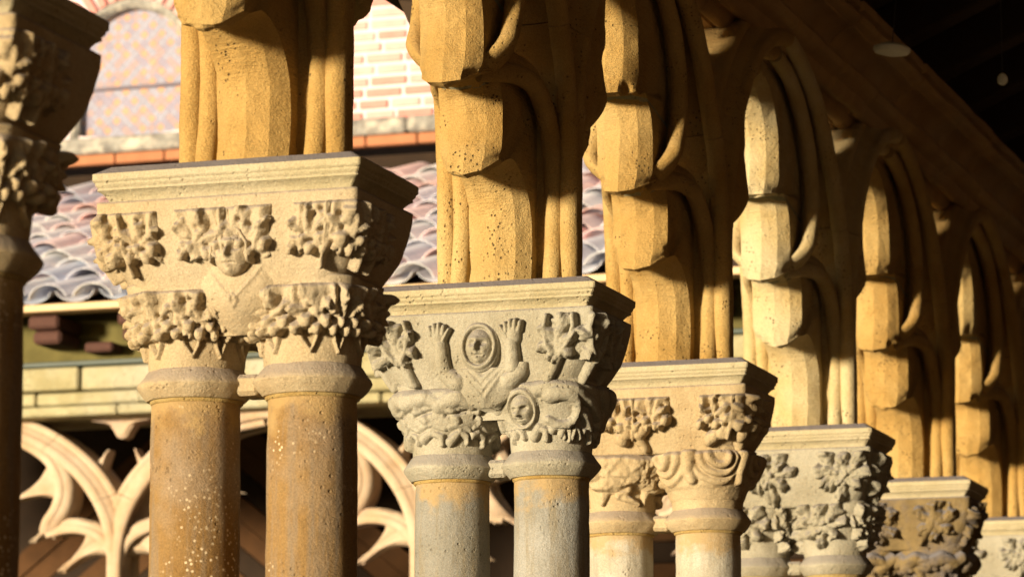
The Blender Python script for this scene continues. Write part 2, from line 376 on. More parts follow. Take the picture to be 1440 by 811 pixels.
PEND = [(-.17,1.075),(-.15,1.043),(-.09,1.035),(-.058,1.015),(-.040,.985),(-.024,.950),(0,.94),(.024,.950),(.040,.985),(.058,1.015),(.09,1.035),(.15,1.043),(.17,1.075)]
MC = main_curve()
_t = np.linspace(0, 1, 60)
TAPL = 1 - .55*np.clip((_t - .74)/.26, 0, 1)**1.6
TAPU = 1 - .55*np.clip((.16 - _t)/.16, 0, 1)**1.6
CUTS = [0, 128, 208, len(CC)]
RIBCUT = [0, 34, 58, len(MC)]
def make_springer(seed, mat, mort, slim=0.0):
    root = empty('arch_springer')
    for mir in (False, True):
        sd_ = seed*11 + (5 if mir else 0)
        for a, b in zip(RIBCUT[:-1], RIBCUT[1:]):
            c = MC[a:b+1 if b < len(MC) else b].copy()
            if a: c[0] += (c[1]-c[0])*.12
            obj('moulded_rib', sweep('moulded_rib', c, RIB, mir, sd_ + a), mat, root)
        obj('foil_bar', sweep('foil_bar', lowc[::2], BAR, mir, sd_+1, tap=TAPL), mat, root)
        obj('foil_bar', sweep('foil_bar', upc[::2], BAR, mir, sd_+2, tap=TAPU), mat, root)
        for k in range(3):
            obj('cusp_stone', cusp_mesh('cusp_stone', CUTS[k] + (2 if k else 0), CUTS[k+1], mir, sd_ + k, slim=slim), mat, root)
        for k in (1, 2):
            obj('mortar_joint', cusp_mesh('mortar_joint', CUTS[k] - 2, CUTS[k] + 4, mir, sd_, -.0015, .3, slim), mort, root)
        h = [(-y if mir else y, z) for y, z in HORN]
        obj('spandrel_cusp', extrude_poly('spandrel_cusp', h, .075, .022), mat, root)
    obj('pendant_cusp', extrude_poly('pendant_cusp', PEND, .075, .022), mat, root)
    return root
NOFF = {-1: -1.0, 0: 0.0, 1: 1.03, 2: 1.965, 3: 2.97, 4: 4.0, 5: 4.98}
springers = [make_springer(i + 1, M['gold' if i < 3 else 'gold_pale'], M['mortar']) for i in range(4)]
SPL = {-1: 'dark shaded arch springer over the column at the edge of the view',
 0: 'golden stone arch springer standing on the capital with a carved smiling head',
 1: 'golden cusped arch springer standing on the capital with raised carved hands',
 2: 'golden cusped arch springer on the capital with battered leaf clumps and draped swags',
 3: 'pale gold cusped arch springer on the capital with hanging vine leaves',
 4: 'cusped arch springer on the dark eroded capital',
 5: 'cusped arch springer on the last capital before the corner'}
order = {-1: 3, 0: 0, 1: 1, 2: 2, 3: 3, 4: 0, 5: 1}
used = set(); spr = {}
for n in (0, 1, 2, 3, -1, 4, 5):
    k = order[n]
    o = springers[k] if k not in used else copy_tree(springers[k]); used.add(k)
    o.location = (.014, NOFF[n]*S, ZA + .001); o.scale.x = .925; tag(o, SPL[n], 'arch', 'arch springers of the near arcade'); spr[n] = o

# ------------------------------------------------------------------ cornice above the arches (stone blocks)
root = empty('stone_cornice', (0, 0, ZA)); tag(root, 'long brown moulded stone cornice running above the arches under the dark roof', 'cornice')
cp = [(-.20,1.046),(-.160,1.040),(-.105,.992),(-.06,.984),(.062,.984)] + [(x_, z_) for x_, z_ in arcp(.086,1.000,.021,200,340,8)] + [(.112,1.014),(.120,1.018)] + [(x_, z_) for x_, z_ in arcp(.146,1.026,.022,205,335,8)] + [(.172,1.040),(.186,1.048),(.206,1.058),(.214,1.076),(.206,1.094),(.184,1.102),(.164,1.106),(.162,1.122),(.170,1.146),(.188,1.172),(.210,1.186),(.228,1.190),(.232,1.196),(.254,1.202),(.262,1.214),(.256,1.226),(.244,1.229),(.244,1.236),(.262,1.240),(.262,1.268),(-.20,1.268)]
rr = random.Random(5); y = -3.2; first = True
cpn = np.array(cp)
while y < 8.3:
    L_ = rr.uniform(.42, .66); y1 = min(y + L_, 8.35)
    off = rr.uniform(-.004, .004); ys = [y + .002, y + .014, (y*2+y1)/3, (y+2*y1)/3, y1 - .014, y1 - .002]
    V = []
    for i_, yy in enumerate(ys):
        sh = .012 if i_ in (0, 5) else 0
        for (x_, z_) in cp: V.append((x_ + (off - sh if x_ > 0 else sh), yy, z_ + (sh*.5 if z_ < 1.1 else -sh*.6)))
    V = np.array(V); V += (fbm(V, 9, 4, 3)*.004)[:, None]*np.array([1, 0, .5])
    k = len(cp)
    F = [tuple(int(v) for v in f) for f in grid_faces(6, k, False, True)] + [tuple(range(k)), tuple(range(5*k, 6*k))]
    obj('cornice_block', recalc(mesh_raw('cornice_block', V, F, True, .5)), M['cornice'], root)
    y = y1

# ------------------------------------------------------------------ near lean-to roof
SL = math.radians(24)
root = empty('lean_to_roof', (0, 0, ZA)); tag(root, 'dark timber lean-to roof over the gallery walk', 'roof')
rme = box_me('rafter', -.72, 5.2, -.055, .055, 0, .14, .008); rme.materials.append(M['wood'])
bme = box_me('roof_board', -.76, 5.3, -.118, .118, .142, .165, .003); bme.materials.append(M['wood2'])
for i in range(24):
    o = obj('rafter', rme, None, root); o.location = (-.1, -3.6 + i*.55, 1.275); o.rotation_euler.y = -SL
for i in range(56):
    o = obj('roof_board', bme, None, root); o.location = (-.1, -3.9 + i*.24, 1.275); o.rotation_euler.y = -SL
def disc_lamp(loc, r, lab, stem):
    t = empty('ceiling_lamp', loc); tag(t, lab, 'lamp', 'small lamps under the gallery roof')
    def lathe(name, prof, seg, mat):
        a = np.linspace(0, 2*math.pi, seg, endpoint=False)
        P = np.array([[(q[0]*math.cos(x), q[0]*math.sin(x), q[1]) for q in prof] for x in a])
        return obj(name, recalc(mesh_raw(name, P.reshape(-1, 3), grid_faces(seg, len(prof), True, False), True, .6)), mat, t)
    lathe('lamp_shade', [(.0005,-.012),(r*.5,-.010),(r*.9,-.004),(r,.004),(r*.98,.012),(r*.6,.022),(.0005,.026)], 32, M['lamp'])
    lathe('lamp_stem', [(.0005,.026),(.0015,.027),(.0015,stem),(.0005,stem)], 10, M['lampmetal'])
    return t
disc_lamp((.36, 4.01, ZA + 1.09), .056, 'white round lamp hanging close beside the stone cornice', .36).rotation_euler.y = .10
l2 = disc_lamp((.62, 4.38, ZA + 1.06), .016, 'tiny white lamp hanging deep under the dark roof', .52)

# ------------------------------------------------------------------ twin columns with carved capitals
def rrect(s, a0, b0, a, b, r):
    per = 4*(a0 + b0); q = np.mod(s, per)
    u = np.zeros_like(q); v = np.zeros_like(q)
    k1 = q < a0; u[k1] = q[k1]/a0; v[k1] = -1
    k = (q >= a0) & (q < a0 + 2*b0); u[k] = 1; v[k] = (q[k]-a0)/b0 - 1
    k = (q >= a0 + 2*b0) & (q < 3*a0 + 2*b0); u[k] = 1 - (q[k]-a0-2*b0)/a0; v[k] = 1
    k = (q >= 3*a0 + 2*b0) & (q < 3*a0 + 4*b0); u[k] = -1; v[k] = 1 - (q[k]-3*a0-2*b0)/b0
    k = q >= 3*a0 + 4*b0; u[k] = (q[k] - per)/a0; v[k] = -1
    x = u*a; y = v*b; qx = np.clip(x, -(a-r), a-r); qy = np.clip(y, -(b-r), b-r)
    dx, dy = x - qx, y - qy; L = np.maximum(np.hypot(dx, dy), 1e-9)
    return qx + r*dx/L, qy + r*dy/L
class Loft:
    def __init__(self, a0, b0, secs, cx=0):
        self.a0, self.b0, self.cx = a0, b0, cx; s = np.array(sorted(secs)); self.z, self.a, self.b, self.r = s.T
    def P(self, s, z):
        a = np.interp(z, self.z, self.a); b = np.interp(z, self.z, self.b); r = np.interp(z, self.z, self.r)
        x, y = rrect(s, self.a0, self.b0, a, b, r); return np.stack([x + self.cx, y, z + 0*x], -1)
    def per(self): return 4*(self.a0 + self.b0)
def loft_mesh(name, lo, zs, ns, seed=0, amp=.001, angle=.5, caps=True, big=.0):
    s = np.linspace(0, lo.per(), ns, endpoint=False) + 1e-5
    Sg, Zg = np.meshgrid(s, np.array(zs), indexing='ij'); P = lo.P(Sg, Zg)
    d = P - np.array([lo.cx, 0, 0]); d[..., 2] = 0; d /= np.maximum(np.linalg.norm(d, axis=-1, keepdims=True), 1e-6)
    Q = P + seed*5.3
    P = P + d*(fbm(Q, 24, seed, 3)*amp + fbm(Q, 6, seed+4, 2)*big)[..., None]
    n, m = Sg.shape
    me = mesh_raw(name, P.reshape(-1, 3), grid_faces(n, m, True, False), True, angle)
    if caps:
        import bmesh
        bm = bmesh.new(); bm.from_mesh(me); bm.verts.ensure_lookup_table()
        for j in (0, m-1): bm.faces.new([bm.verts[i*m + j] for i in range(n)])
        bmesh.ops.recalc_face_normals(bm, faces=bm.faces); bm.to_mesh(me); bm.free()
    return me
def relief(name, lo, s0, s1, z0, z1, hf, step=.0026, seed=0, rough=.0012):
    ns = max(8, int((s1-s0)/step)); nz = max(8, int((z1-z0)/step))
    s = np.linspace(s0, s1, ns); z = np.linspace(z0, z1, nz)
    Sg, Zg = np.meshgrid(s, z, indexing='ij')
    P = lo.P(Sg, Zg); N = grid_normals(P)
    d = P - np.array([lo.cx, 0, 0]); flip = np.sum(N*d, -1, keepdims=True) < 0; N = np.where(flip, -N, N)
    h = hf(Sg, Zg)
    Q = P + seed*2.9
    h = h + (fbm(Q, 45, seed, 3)*rough + fbm(Q, 14, seed+2, 2)*rough)*(h > 0)
    edge = np.minimum(np.minimum(Sg - s0, s1 - Sg), np.minimum(Zg - z0, z1 - Zg))
    h = np.where(edge < step*.6, -.007, h)
    P = P + N*h[..., None]
    return mesh_raw(name, P.reshape(-1, 3), grid_faces(ns, nz), True, None)
# height-field vocabulary --------------------------------------------------
SINK = -.007
def dome(d2, p=.5): return np.where(d2 < 1, np.power(np.clip(1 - d2, 0, 1), p), -1)
def smax(a, b, k=.003):
    h = np.clip(.5 + .5*(a-b)/k, 0, 1); return b + (a-b)*h + k*h*(1-h)
def capsule(U, V, p, q, r0, r1, h):
    p = np.array(p, float); q = np.array(q, float); d = q - p; L2 = max(d@d, 1e-9)
    t = np.clip(((U-p[0])*d[0] + (V-p[1])*d[1])/L2, 0, 1)
    r = r0 + (r1-r0)*t; dd = ((U-p[0]-t*d[0])**2 + (V-p[1]-t*d[1])**2)/r**2
    return np.where(dd < 1, h*np.sqrt(np.clip(1-dd, 0, 1)), SINK)
def chain(U, V, pts, r0, r1, h):
    out = np.full_like(U, SINK); n = len(pts) - 1
    for i in range(n):
        ra = r0 + (r1-r0)*i/n; rb = r0 + (r1-r0)*(i+1)/n
        out = np.maximum(out, capsule(U, V, pts[i], pts[i+1], ra, rb, h*(ra/max(r0, r1))**.5))
    return out
def vn2(U, V, scale, seed):
    return vnoise(np.stack([U, V, 0*U], -1), scale, seed)
def leaf(U, V, cx, cz, R, rot, h, rng, lobes=5, spread=62):
    """one lobed sheet with radial folds, curled lobe tips and drilled eyes in the sinuses"""
    ca, sa = math.cos(rot), math.sin(rot); x0 = U - cx; y0 = V - cz
    sd_ = rng.randrange(999); wx = vn2(U, V, 38, sd_)*R*.10; wy = vn2(U, V, 38, sd_ + 1)*R*.10
    x = x0*ca + y0*sa + wx + R*.42; y = -x0*sa + y0*ca + wy
    r = np.hypot(x, y) + 1e-6; th = np.arctan2(y, x); K = 2*math.pi/.98
    c = np.cos(K*th); out_r = R*(1.30*(1 - .17*np.abs(th)) + .13*c + .055*np.cos(3*K*th + sd_) + .10*vn2(U, V, 55, sd_ + 4))
    t = r/out_r
    body = np.clip(1 - np.clip(t, 0, 1)**5, 0, 1)**.5
    fold = (.5 + .5*c); ridge = np.clip(t*1.6, 0, 1)
    hh = body*(.55 + .32*fold*ridge - .24*(1 - fold)**2*ridge) + .26*np.exp(-((t - .80)/.16)**2)*fold
    dl = np.abs(np.sin(K*th/2))*r; hh = hh - .26*np.exp(-(dl/(R*.055))**2)*(c > 0)*np.clip(t*3, 0, 1)*(t < .95)
    for a in (-1.47, -.49, .49, 1.47):
        px, py = R*.80*math.cos(a), R*.80*math.sin(a)
        hh = hh - .60*np.exp(-((x-px)**2 + (y-py)**2)/(R*.13)**2)
    hh = hh + .10*np.cos(3*K*th)*np.clip(t*2 - .4, 0, 1)*(t < .97)
    hh = hh*(1 + .26*vn2(U, V, 90, sd_ + 2))
    return np.where(t < 1, np.maximum(h*hh, .001), SINK)
def block_leaves(U, V, x0, x1, z0, z1, h, seed, nx=2, stem=True):
    """a squared-off clump of knobbly leaves, folds running down from a straight top edge"""
    rng = random.Random(seed)
    wn = vn2(U, V, 75, seed)*.0045; w = (x1-x0)/nx; H = z1 - z0
    sc_ = .006*np.cos((U - x0)/w*2*math.pi*2.5 + seed)
    fx = np.minimum(U - x0, x1 - U) + wn*.7; fz = np.minimum(V - z0 + wn + sc_, z1 - V)
    f = np.minimum(fx, fz); slab = np.clip(f/.007, 0, 1)**.5
    ux = U + vn2(U, V, 30, seed + 3)*.010; 
    fold = np.cos((ux - x0)/w*2*math.pi*2 + (V - z1)*22*np.sign(np.sin((U-x0)/w*math.pi)) + seed)
    fold = 1 - 2*np.abs(np.sin(np.arccos(np.clip(fold, -1, 1))/2))**1.2
    out = h*slab*(.58 + .22*fold + .12*vn2(U, V, 60, seed + 5))
    out = np.where(f > 0, out - .10*h, out)
    for i in range(nx):
        cx = x0 + w*(i + .5)
        lf = leaf(U, V, cx, z0 + H*.52, min(w*.58, H*.55), math.pi/2 + rng.uniform(-.3, .3), h*1.02, rng)
        out = np.where(f > 0, np.maximum(out, lf), out)
        for k in range(4):        # curled knobs along the lower edge and sides
            px = cx + (k - 1.5)*w*.27 + rng.uniform(-.004, .004); pz = z0 + H*(.10 + .16*(k % 2)) ; rr_ = rng.uniform(.0085, .0125)
            e = ((U-px)**2 + ((V-pz)*.85)**2)/rr_**2; l = dome(e, .5)
            out = np.where(l > 0, np.maximum(out, h*(.55 + .55*l)*(l > 0)), out)
            out = out - .45*h*np.exp(-((U-px)**2 + (V-pz-rr_*1.25)**2)/.0042**2)*(f > 0)
        for k in range(2):
            px = cx + rng.uniform(-.36, .36)*w; pz = z0 + H*rng.uniform(.45, .85)
            out = out - h*.55*np.exp(-((U-px)**2 + (V-pz)**2)/rng.uniform(.004, .006)**2)*(f > 0)
    knob = out > h*.5
    out = np.where((f > 0) | (knob & (fx > -.004) & (V < z1)), np.maximum(out, .0015), SINK)
    if stem:
        for i in range(1, nx):
            out = np.maximum(out, chain(U, V, [(x0 + w*i, z1 - .006), (x0 + w*i + .003, z0 + .03), (x0 + w*i + rng.uniform(-.014, .014), z0 - .022)], .005, .006, h*.98))
    return np.where(V < z1 + .0005, out, SINK)
def face(U, V, cx, cz, w, h, hood=True):
    x = (U-cx)/w; y = (V-cz)/(w*1.28); r2 = x*x + y*y
    g = lambda px, py, sx, sy: np.exp(-((x-px)/sx)**2 - ((y-py)/sy)**2)
    f = dome(r2, .45)*1.0
    det = .46*g(0,-.04,.12,.26) + .26*g(0,-.20,.20,.10) + .20*g(0,.36,.55,.12) - .40*g(-.36,.15,.20,.13) - .40*g(.36,.15,.20,.13) \
        + .17*g(-.36,.13,.12,.06) + .17*g(.36,.13,.12,.06) - .26*g(0,-.50,.28,.045) + .15*g(0,-.42,.22,.05) + .16*g(0,-.60,.18,.06) + .20*g(0,-.82,.24,.13) + .10*g(-.48,-.28,.2,.2) + .10*g(.48,-.28,.2,.2)
    out = np.where(f > 0, h*(f + det*.95), SINK)
    if hood:
        rr_ = np.sqrt(r2); ring = 1 - ((rr_ - 1.12)/.20)**2
        out = np.maximum(out, np.where(ring > 0, h*.70*np.sqrt(np.clip(ring, 0, 1)), SINK))
        ring2 = 1 - ((rr_ - 1.30)/.12)**2
        out = np.maximum(out, np.where(ring2 > 0, h*.42*np.sqrt(np.clip(ring2, 0, 1)), SINK))
    return out
def hand(U, V, cx, cz, k, h, side):
    out = capsule(U, V, (cx, cz - .078*k), (cx + .004*side, cz - .012*k), .022*k, .016*k, h)
    out = np.maximum(out, capsule(U, V, (cx, cz - .004*k), (cx, cz + .010*k), .0175*k, .0175*k, h*.85))
    for i, (dx, ln) in enumerate(((-.0135,.013),(-.0045,.018),(.0045,.019),(.0135,.015))):
        out = np.maximum(out, capsule(U, V, (cx + dx*k, cz + .012*k), (cx + dx*1.25*k, cz + (.014 + ln)*k), .0066*k, .0060*k, h*.85))
    out = np.maximum(out, capsule(U, V, (cx + side*.012*k, cz - .002*k), (cx + side*.028*k, cz + .022*k), .006*k, .0045*k, h*.8))
    return out
# common lofts ------------------------------------------------------------------
DX = .116
BLOCK = Loft(.255, .150, [(-.070,.258,.154,.010),(-.088,.258,.154,.012),(-.13,.252,.149,.02),(-.17,.243,.141,.03),(-.205,.228,.130,.045),(-.240,.208,.116,.05)])
def bell(cx): return Loft(.105, .105, [(-.222,.112,.118,.05),(-.25,.112,.116,.07),(-.29,.104,.105,.09),(-.33,.094,.094,.093),(-.386,.089,.089,.0888)], cx)
BL, BRt = bell(-DX), bell(DX)
ABA = Loft(.265, .16, [(0,.240,.135,.006),(-.0165,.266,.161,.008),(-.030,.266,.161,.008),(-.033,.262,.157,.007),(-.037,.262,.157,.007),(-.043,.257,.152,.006),(-.047,.259,.154,.006),(-.052,.251,.146,.006),(-.060,.244,.139,.006),(-.069,.240,.135,.006)])
def front_patch(name, x0, x1, z0, z1, ybase, hf, seed, step=.0024, back=-.05):
    ns = int((x1-x0)/step); nz = int((z1-z0)/step); X, Z = np.meshgrid(np.linspace(x0, x1, ns), np.linspace(z0, z1, nz), indexing='ij')
    h = hf(X, Z); P = np.stack([X, 0*X, Z], -1); h = h + (fbm(P + seed, 45, seed, 3)*.0012)*(h > 0)
    h = np.where((h <= SINK + 1e-6) & (h > SINK - 1e-6), back, h)
    yb = ybase(X, Z) if callable(ybase) else ybase
    P[..., 1] = yb - h
    return mesh_raw(name, P.reshape(-1, 3), grid_faces(ns, nz), True, None)
def lathe_me(name, prof, cx, seg, seed, amp=.001):
    a = np.linspace(0, 2*math.pi, seg, endpoint=False)
    P = np.array([[(cx + q[0]*math.cos(x), q[0]*math.sin(x), q[1]) for q in prof] for x in a])
    d = P - np.array([cx, 0, 0]); d[..., 2] = 0; d /= np.maximum(np.linalg.norm(d, axis=-1, keepdims=True), 1e-6)
    P = P + d*(fbm(P + seed, 30, seed, 3)*amp)[..., None]
    return recalc(mesh_raw(name, P.reshape(-1, 3), grid_faces(seg, len(prof), True, False), True, .7))

def torso(X, Z, zt, zb, wt, wb, h):
    t = np.clip((zt - Z)/(zt - zb), 0, 1); w = wt + (wb-wt)*t**.8
    e = np.clip(1 - (X/w)**2, -1.6, 1); b = np.clip((zb + .075 - Z)/.075, 0, 1.2)**2
    out = h*e - .050*b
    return np.where((Z < zt) & (out > -.045), out, SINK - .04)
def vee(X, Z, z0, amp): return -amp*np.exp(-((Z - z0 - np.abs(X)*1.15)/.0035)**2)

def carve(kind, cap, seed, m):
    P = lambda me, nm='leaf_carving': obj(nm, me, m, cap)
    if kind == 'head':
        for i, (a, b, nx) in enumerate(((-.42,-.138,4),(-.098,.088,2),(.132,.42,4))):
            P(relief('leaf_carving', BLOCK, a-.008, b+.008, -.225, -.086, lambda U, V, a=a, b=b, i=i, nx=nx: block_leaves(U, V, a, b, -.186, -.092, .026, seed*7+i, nx), seed=seed+i))
        for i, lo in enumerate((BL, BRt)):
            def hf(U, V, i=i):
                o = block_leaves(U, V, -.30, .30, -.325, -.238, .030, seed*5+i, 8, False)
                for k in range(6):
                    x = -.25 + k*.085; o = np.maximum(o, chain(U, V, [(x,-.31),(x+.012,-.34),(x+.03,-.362)], .007, .004, .012))
                    o = np.maximum(o, chain(U, V, [(x+.05,-.31),(x+.042,-.34),(x+.03,-.362)], .006, .004, .010))
                return o
            P(relief('leaf_carving', lo, -.31, .31, -.372, -.232, hf, seed=seed+i+4))
        def hb(X, Z):
            X = X - .012
            o = torso(X, Z, -.176, -.318, .088, .034, .016)
            neck = np.abs(Z + .268 - np.abs(X)*1.0 - X*X*4); o = o + .0035*np.exp(-(neck/.0035)**2)*(o > 0)*(Z > -.27)
            dd = (np.abs(X) + np.abs(Z + .268)*.7); o = o + .006*np.exp(-((dd - .008)/.003)**2)*(o > 0)
            return o
        P(front_patch('carved_bust', -.10, .125, -.326, -.18, lambda X, Z: -.120 + (Z + .2)*.12, hb, seed), 'carved_bust')
        def hh(X, Z):
            o = face(X, Z, .012, -.178, .036, .034, False)
            for s_ in (-1, 1): o = np.maximum(o, chain(X, Z, [(.012 + s_*.036, -.195), (.012 + s_*.034, -.165), (.012 + s_*.018, -.140), (.012, -.128), (.006, -.10)], .006, .004, .030))
            return o
        P(front_patch('carved_head', -.045, .070, -.235, -.09, -.136, hh, seed+1, .0016), 'carved_head')
    elif kind == 'hands':
        for i, (a, b) in enumerate(((-.43,-.155),(.135,.43))):
            def hf(U, V, a=a, b=b, i=i):
                rng = random.Random(seed+i); o = np.full_like(U, SINK)
                for k in range(3):
                    c = a + (b-a)*(k+.5)/3
                    o = np.maximum(o, leaf(U, V, c, -.128, .052, math.pi/2 + rng.uniform(-.3, .3), .030, rng, 5, 48))
                    o = np.maximum(o, chain(U, V, [(c,-.14),(c+.006,-.175),(c+rng.uniform(-.012,.012),-.222)], .013, .016, .020))
                    for s_ in (-1, 1):
                        o = np.maximum(o, chain(U, V, [(c+.01*s_,-.17),(c+.025*s_,-.15),(c+.034*s_,-.115),(c+.030*s_,-.09)], .009, .007, .026))
                return o
            P(relief('leaf_carving', BLOCK, a, b, -.232, -.082, hf, seed=seed+i))
        P(relief('carved_hand', BLOCK, -.135, -.060, -.205, -.080, lambda U, V: hand(U, V, -.098, -.130, 1.0, .022, 1), .0016, seed), 'carved_hand')
        P(relief('carved_hand', BLOCK, .038, .115, -.205, -.080, lambda U, V: hand(U, V, .078, -.130, 1.05, .024, -1), .0016, seed+1), 'carved_hand')
        def hb(X, Z):
            o = torso(X, Z, -.196, -.302, .115, .045, .026)
            for k in range(3): o = np.maximum(o, np.where(o > 0, o + .0045*np.exp(-((Z + .268 - k*.022 - np.abs(X - .004)*(1.3 - .2*k))/.007)**2)*np.clip((.085 - np.abs(X))/.03, 0, 1), o))
            for s_ in (-1, 1): o = np.maximum(o, chain(X, Z, [(s_*.06,-.225),(s_*.085,-.205),(s_*.090,-.190)], .024, .019, .030))
            return o
        P(front_patch('carved_bust', -.12, .12, -.308, -.188, lambda X, Z: -.120 + (Z + .2)*.10, hb, seed), 'carved_bust')
        P(front_patch('carved_head', -.062, .058, -.222, -.086, -.138, lambda X, Z: face(X, Z, -.003, -.150, .033, .036, True), seed+1, .0016), 'carved_head')
        def drag(U, V):
            o = np.where((V < -.236) & (V > -.34), .014*np.clip((-.236 - V)/.01, 0, 1)**.5*np.clip((V + .34)/.03, 0, 1)**.5, SINK)
            rng = random.Random(7)
            for k in range(9):
                x = -.30 + k*.072
                o = np.maximum(o, chain(U, V, [(x-.05,-.262-.01*(k % 2)),(x-.01,-.255),(x+.04,-.275),(x+.06,-.305)], .022, .012, .026))
                o = np.maximum(o, chain(U, V, [(x-.03,-.338-.008*(k % 3)),(x-.005,-.330),(x+.02,-.342),(x+.022,-.360+.005*(k % 2))], .013, .008, .016))
                o = o - .010*np.exp(-((V + .285 - .25*(U - x))/.004)**2)*(np.abs(U-x) < .04)*(o > 0)
                o = np.maximum(o, chain(U, V, [(x-.03,-.318),(x,-.312),(x+.03,-.325)], .010, .007, .016))
            return o
        P(relief('beast_carving', BL, -.32, .30, -.372, -.226, drag, seed=seed+8), 'beast_carving')
        def coil(U, V):
            o = np.where((V < -.234) & (V > -.335), .010*np.clip((-.234 - V)/.01, 0, 1)**.5*np.clip((V + .335)/.03, 0, 1)**.5, SINK)
            arc = [(.060+.045*math.cos(t), -.288+.036*math.sin(t)) for t in np.linspace(2.2, -2.4, 12)]
            o = np.maximum(o, chain(U, V, arc, .020, .012, .028))
            o = np.maximum(o, chain(U, V, [(-.02,-.25),(.03,-.243),(.09,-.25),(.15,-.27),(.19,-.30)], .020, .014, .024))
            o = np.maximum(o, chain(U, V, [(.10,-.285),(.14,-.30),(.17,-.33)], .016, .010, .022))
            for q_, x in enumerate((-.12,-.075,-.01,.035,.06,.10,.15,.20,.24)): o = np.maximum(o, chain(U, V, [(x,-.335-.008*(q_ % 3)),(x+.012,-.328),(x+.028,-.338),(x+.03+.006*(q_ % 2),-.358+.006*(q_ % 2))], .013, .008, .016))
            for x in (.2,.25,-.15,-.2,-.25): o = np.maximum(o, chain(U, V, [(x,-.25),(x+.02,-.28),(x,-.32)], .02, .012, .024))
            f = face(U, V, -.030, -.288, .027, .032, True)
            return np.where(f > SINK + 1e-6, np.maximum(f, .006), o)
        P(relief('hooded_face_carving', BRt, -.30, .32, -.372, -.226, coil, .0018, seed=seed+9), 'hooded_face_carving')
    elif kind == 'swags':
        for i, (a, b) in enumerate(((-.42,-.19),(-.135,.065),(.130,.42))):
            def hf(U, V, a=a, b=b, i=i):
                rng = random.Random(seed*3+i); n_ = 2 if i < 2 else 3
                o = block_leaves(U, V, a + .006, b - .006, -.176, -.096, .036, seed*3+i, n_, True)
                for q in range(2*n_):
                    e = dome(((U - a - (b-a)*rng.uniform(.15, .85))**2 + (V + .185 + rng.uniform(-.015,.02))**2)/rng.uniform(.016,.022)**2, .45)
                    o = np.where(e > 0, np.maximum(o, e*.032), o)
                o = np.maximum(o, chain(U, V, [((a+b)/2-.035,-.15),((a+b)/2,-.19),((a+b)/2+.02,-.225)], .024, .014, .024))
                return o
            P(relief('leaf_carving', BLOCK, a, b, -.236, -.084, hf, seed=seed+i, rough=.002))
        def lump(U, V):
            t = np.clip((-.238 - V)/.01, 0, 1)**.5*np.clip((V + .328 + .012*np.cos(U*38))/.02, 0, 1)**.5
            o = np.where(t > 0, .030*t + vn2(U, V, 60, seed)*.004 + vn2(U, V, 130, seed+1)*.003, SINK)
            rg = random.Random(31)
            for k in range(7):
                x = -.27 + k*.085 + rg.uniform(-.02, .02); o = np.maximum(o, chain(U, V, [(x,-.325),(x+rg.uniform(-.03,.03),-.342),(x+rg.uniform(-.05,.05),-.362)], rg.uniform(.014,.022), .008, .018))
            return o
        P(relief('battered_carving', BL, -.30, .30, -.372, -.230, lump, seed=seed+5, rough=.0035), 'battered_carving')
        def swag(U, V):
            o = np.where((V < -.234) & (V > -.36), .012*np.clip((-.234 - V)/.008, 0, 1)**.5*np.clip((V + .36)/.04, 0, 1), SINK)
            for k in range(5):
                x = -.24 + k*.15
                for q in range(3):
                    r_ = .072 - q*.024
                    arc = [(x + r_*math.cos(t), -.244 + r_*.95*math.sin(t)) for t in np.linspace(-math.pi*.97, -.03*math.pi, 12)]
                    o = np.maximum(o, chain(U, V, arc, .012, .012, .020 + .004*q))
                o = np.maximum(o, chain(U, V, [(x-.075,-.245),(x-.078,-.28),(x-.07,-.305)], .020, .016, .030))
            return o
        P(relief('draped_carving', BRt, -.30, .32, -.372, -.230, swag, seed=seed+6), 'draped_carving')
    elif kind == 'vine':
        for i, c in enumerate((-.285, -.055, .175, .36)):
            def hf(U, V, c=c, i=i):
                rng = random.Random(seed+i); o = np.full_like(U, SINK)
                o = np.maximum(o, leaf(U, V, c-.034, -.125, .056, 2.0, .032, rng)); o = np.maximum(o, leaf(U, V, c+.034, -.125, .056, 1.1, .032, rng))
                o = np.maximum(o, leaf(U, V, c+.005, -.172, .060, -1.5, .034, rng))
                return o
            P(relief('leaf_carving', BLOCK, c-.105, c+.105, -.236, -.082, hf, seed=seed+i))
        for j, lo in enumerate((BL, BRt)):
            for i, c in enumerate((-.19, -.02, .15, .29)):
                def hf(U, V, c=c, i=i):
                    rng = random.Random(seed*3+i+j); o = leaf(U, V, c-.032, -.270, .050, 2.1, .030, rng)
                    o = np.maximum(o, leaf(U, V, c+.032, -.270, .050, 1.0, .030, rng)); o = np.maximum(o, leaf(U, V, c, -.312, .054, -1.57, .032, rng)); return o
                P(relief('leaf_carving', lo, c-.085, c+.085, -.374, -.230, hf, seed=seed+9+i))
    elif kind == 'eroded':
        for i, c in enumerate((-.28, -.05, .15, .33)):
            def hf(U, V, c=c, i=i):
                rng = random.Random(seed+i); o = leaf(U, V, c, -.130, .072, 1.57, .036, rng)
                o = np.maximum(o, chain(U, V, [(c,-.13),(c-.02,-.17),(c-.045,-.215)], .026, .012, .026)); return o
            P(relief('leaf_carving', BLOCK, c-.10, c+.10, -.232, -.082, hf, seed=seed+i, rough=.005))
        for j, lo in enumerate((BL, BRt)):
            def hf(U, V, j=j):
                o = np.full_like(U, SINK)
                for k in range(8):
                    x = -.28 + k*.08; o = np.maximum(o, chain(U, V, [(x-.05,-.29),(x,-.265),(x+.04,-.275),(x+.06,-.30)], .026, .012, .034))
                    o = np.maximum(o, chain(U, V, [(x,-.30),(x+.01,-.34)], .016, .012, .014))
                return o
            P(relief('beast_carving', lo, -.31, .31, -.372, -.236, hf, seed=seed+3+j, rough=.005), 'beast_carving')

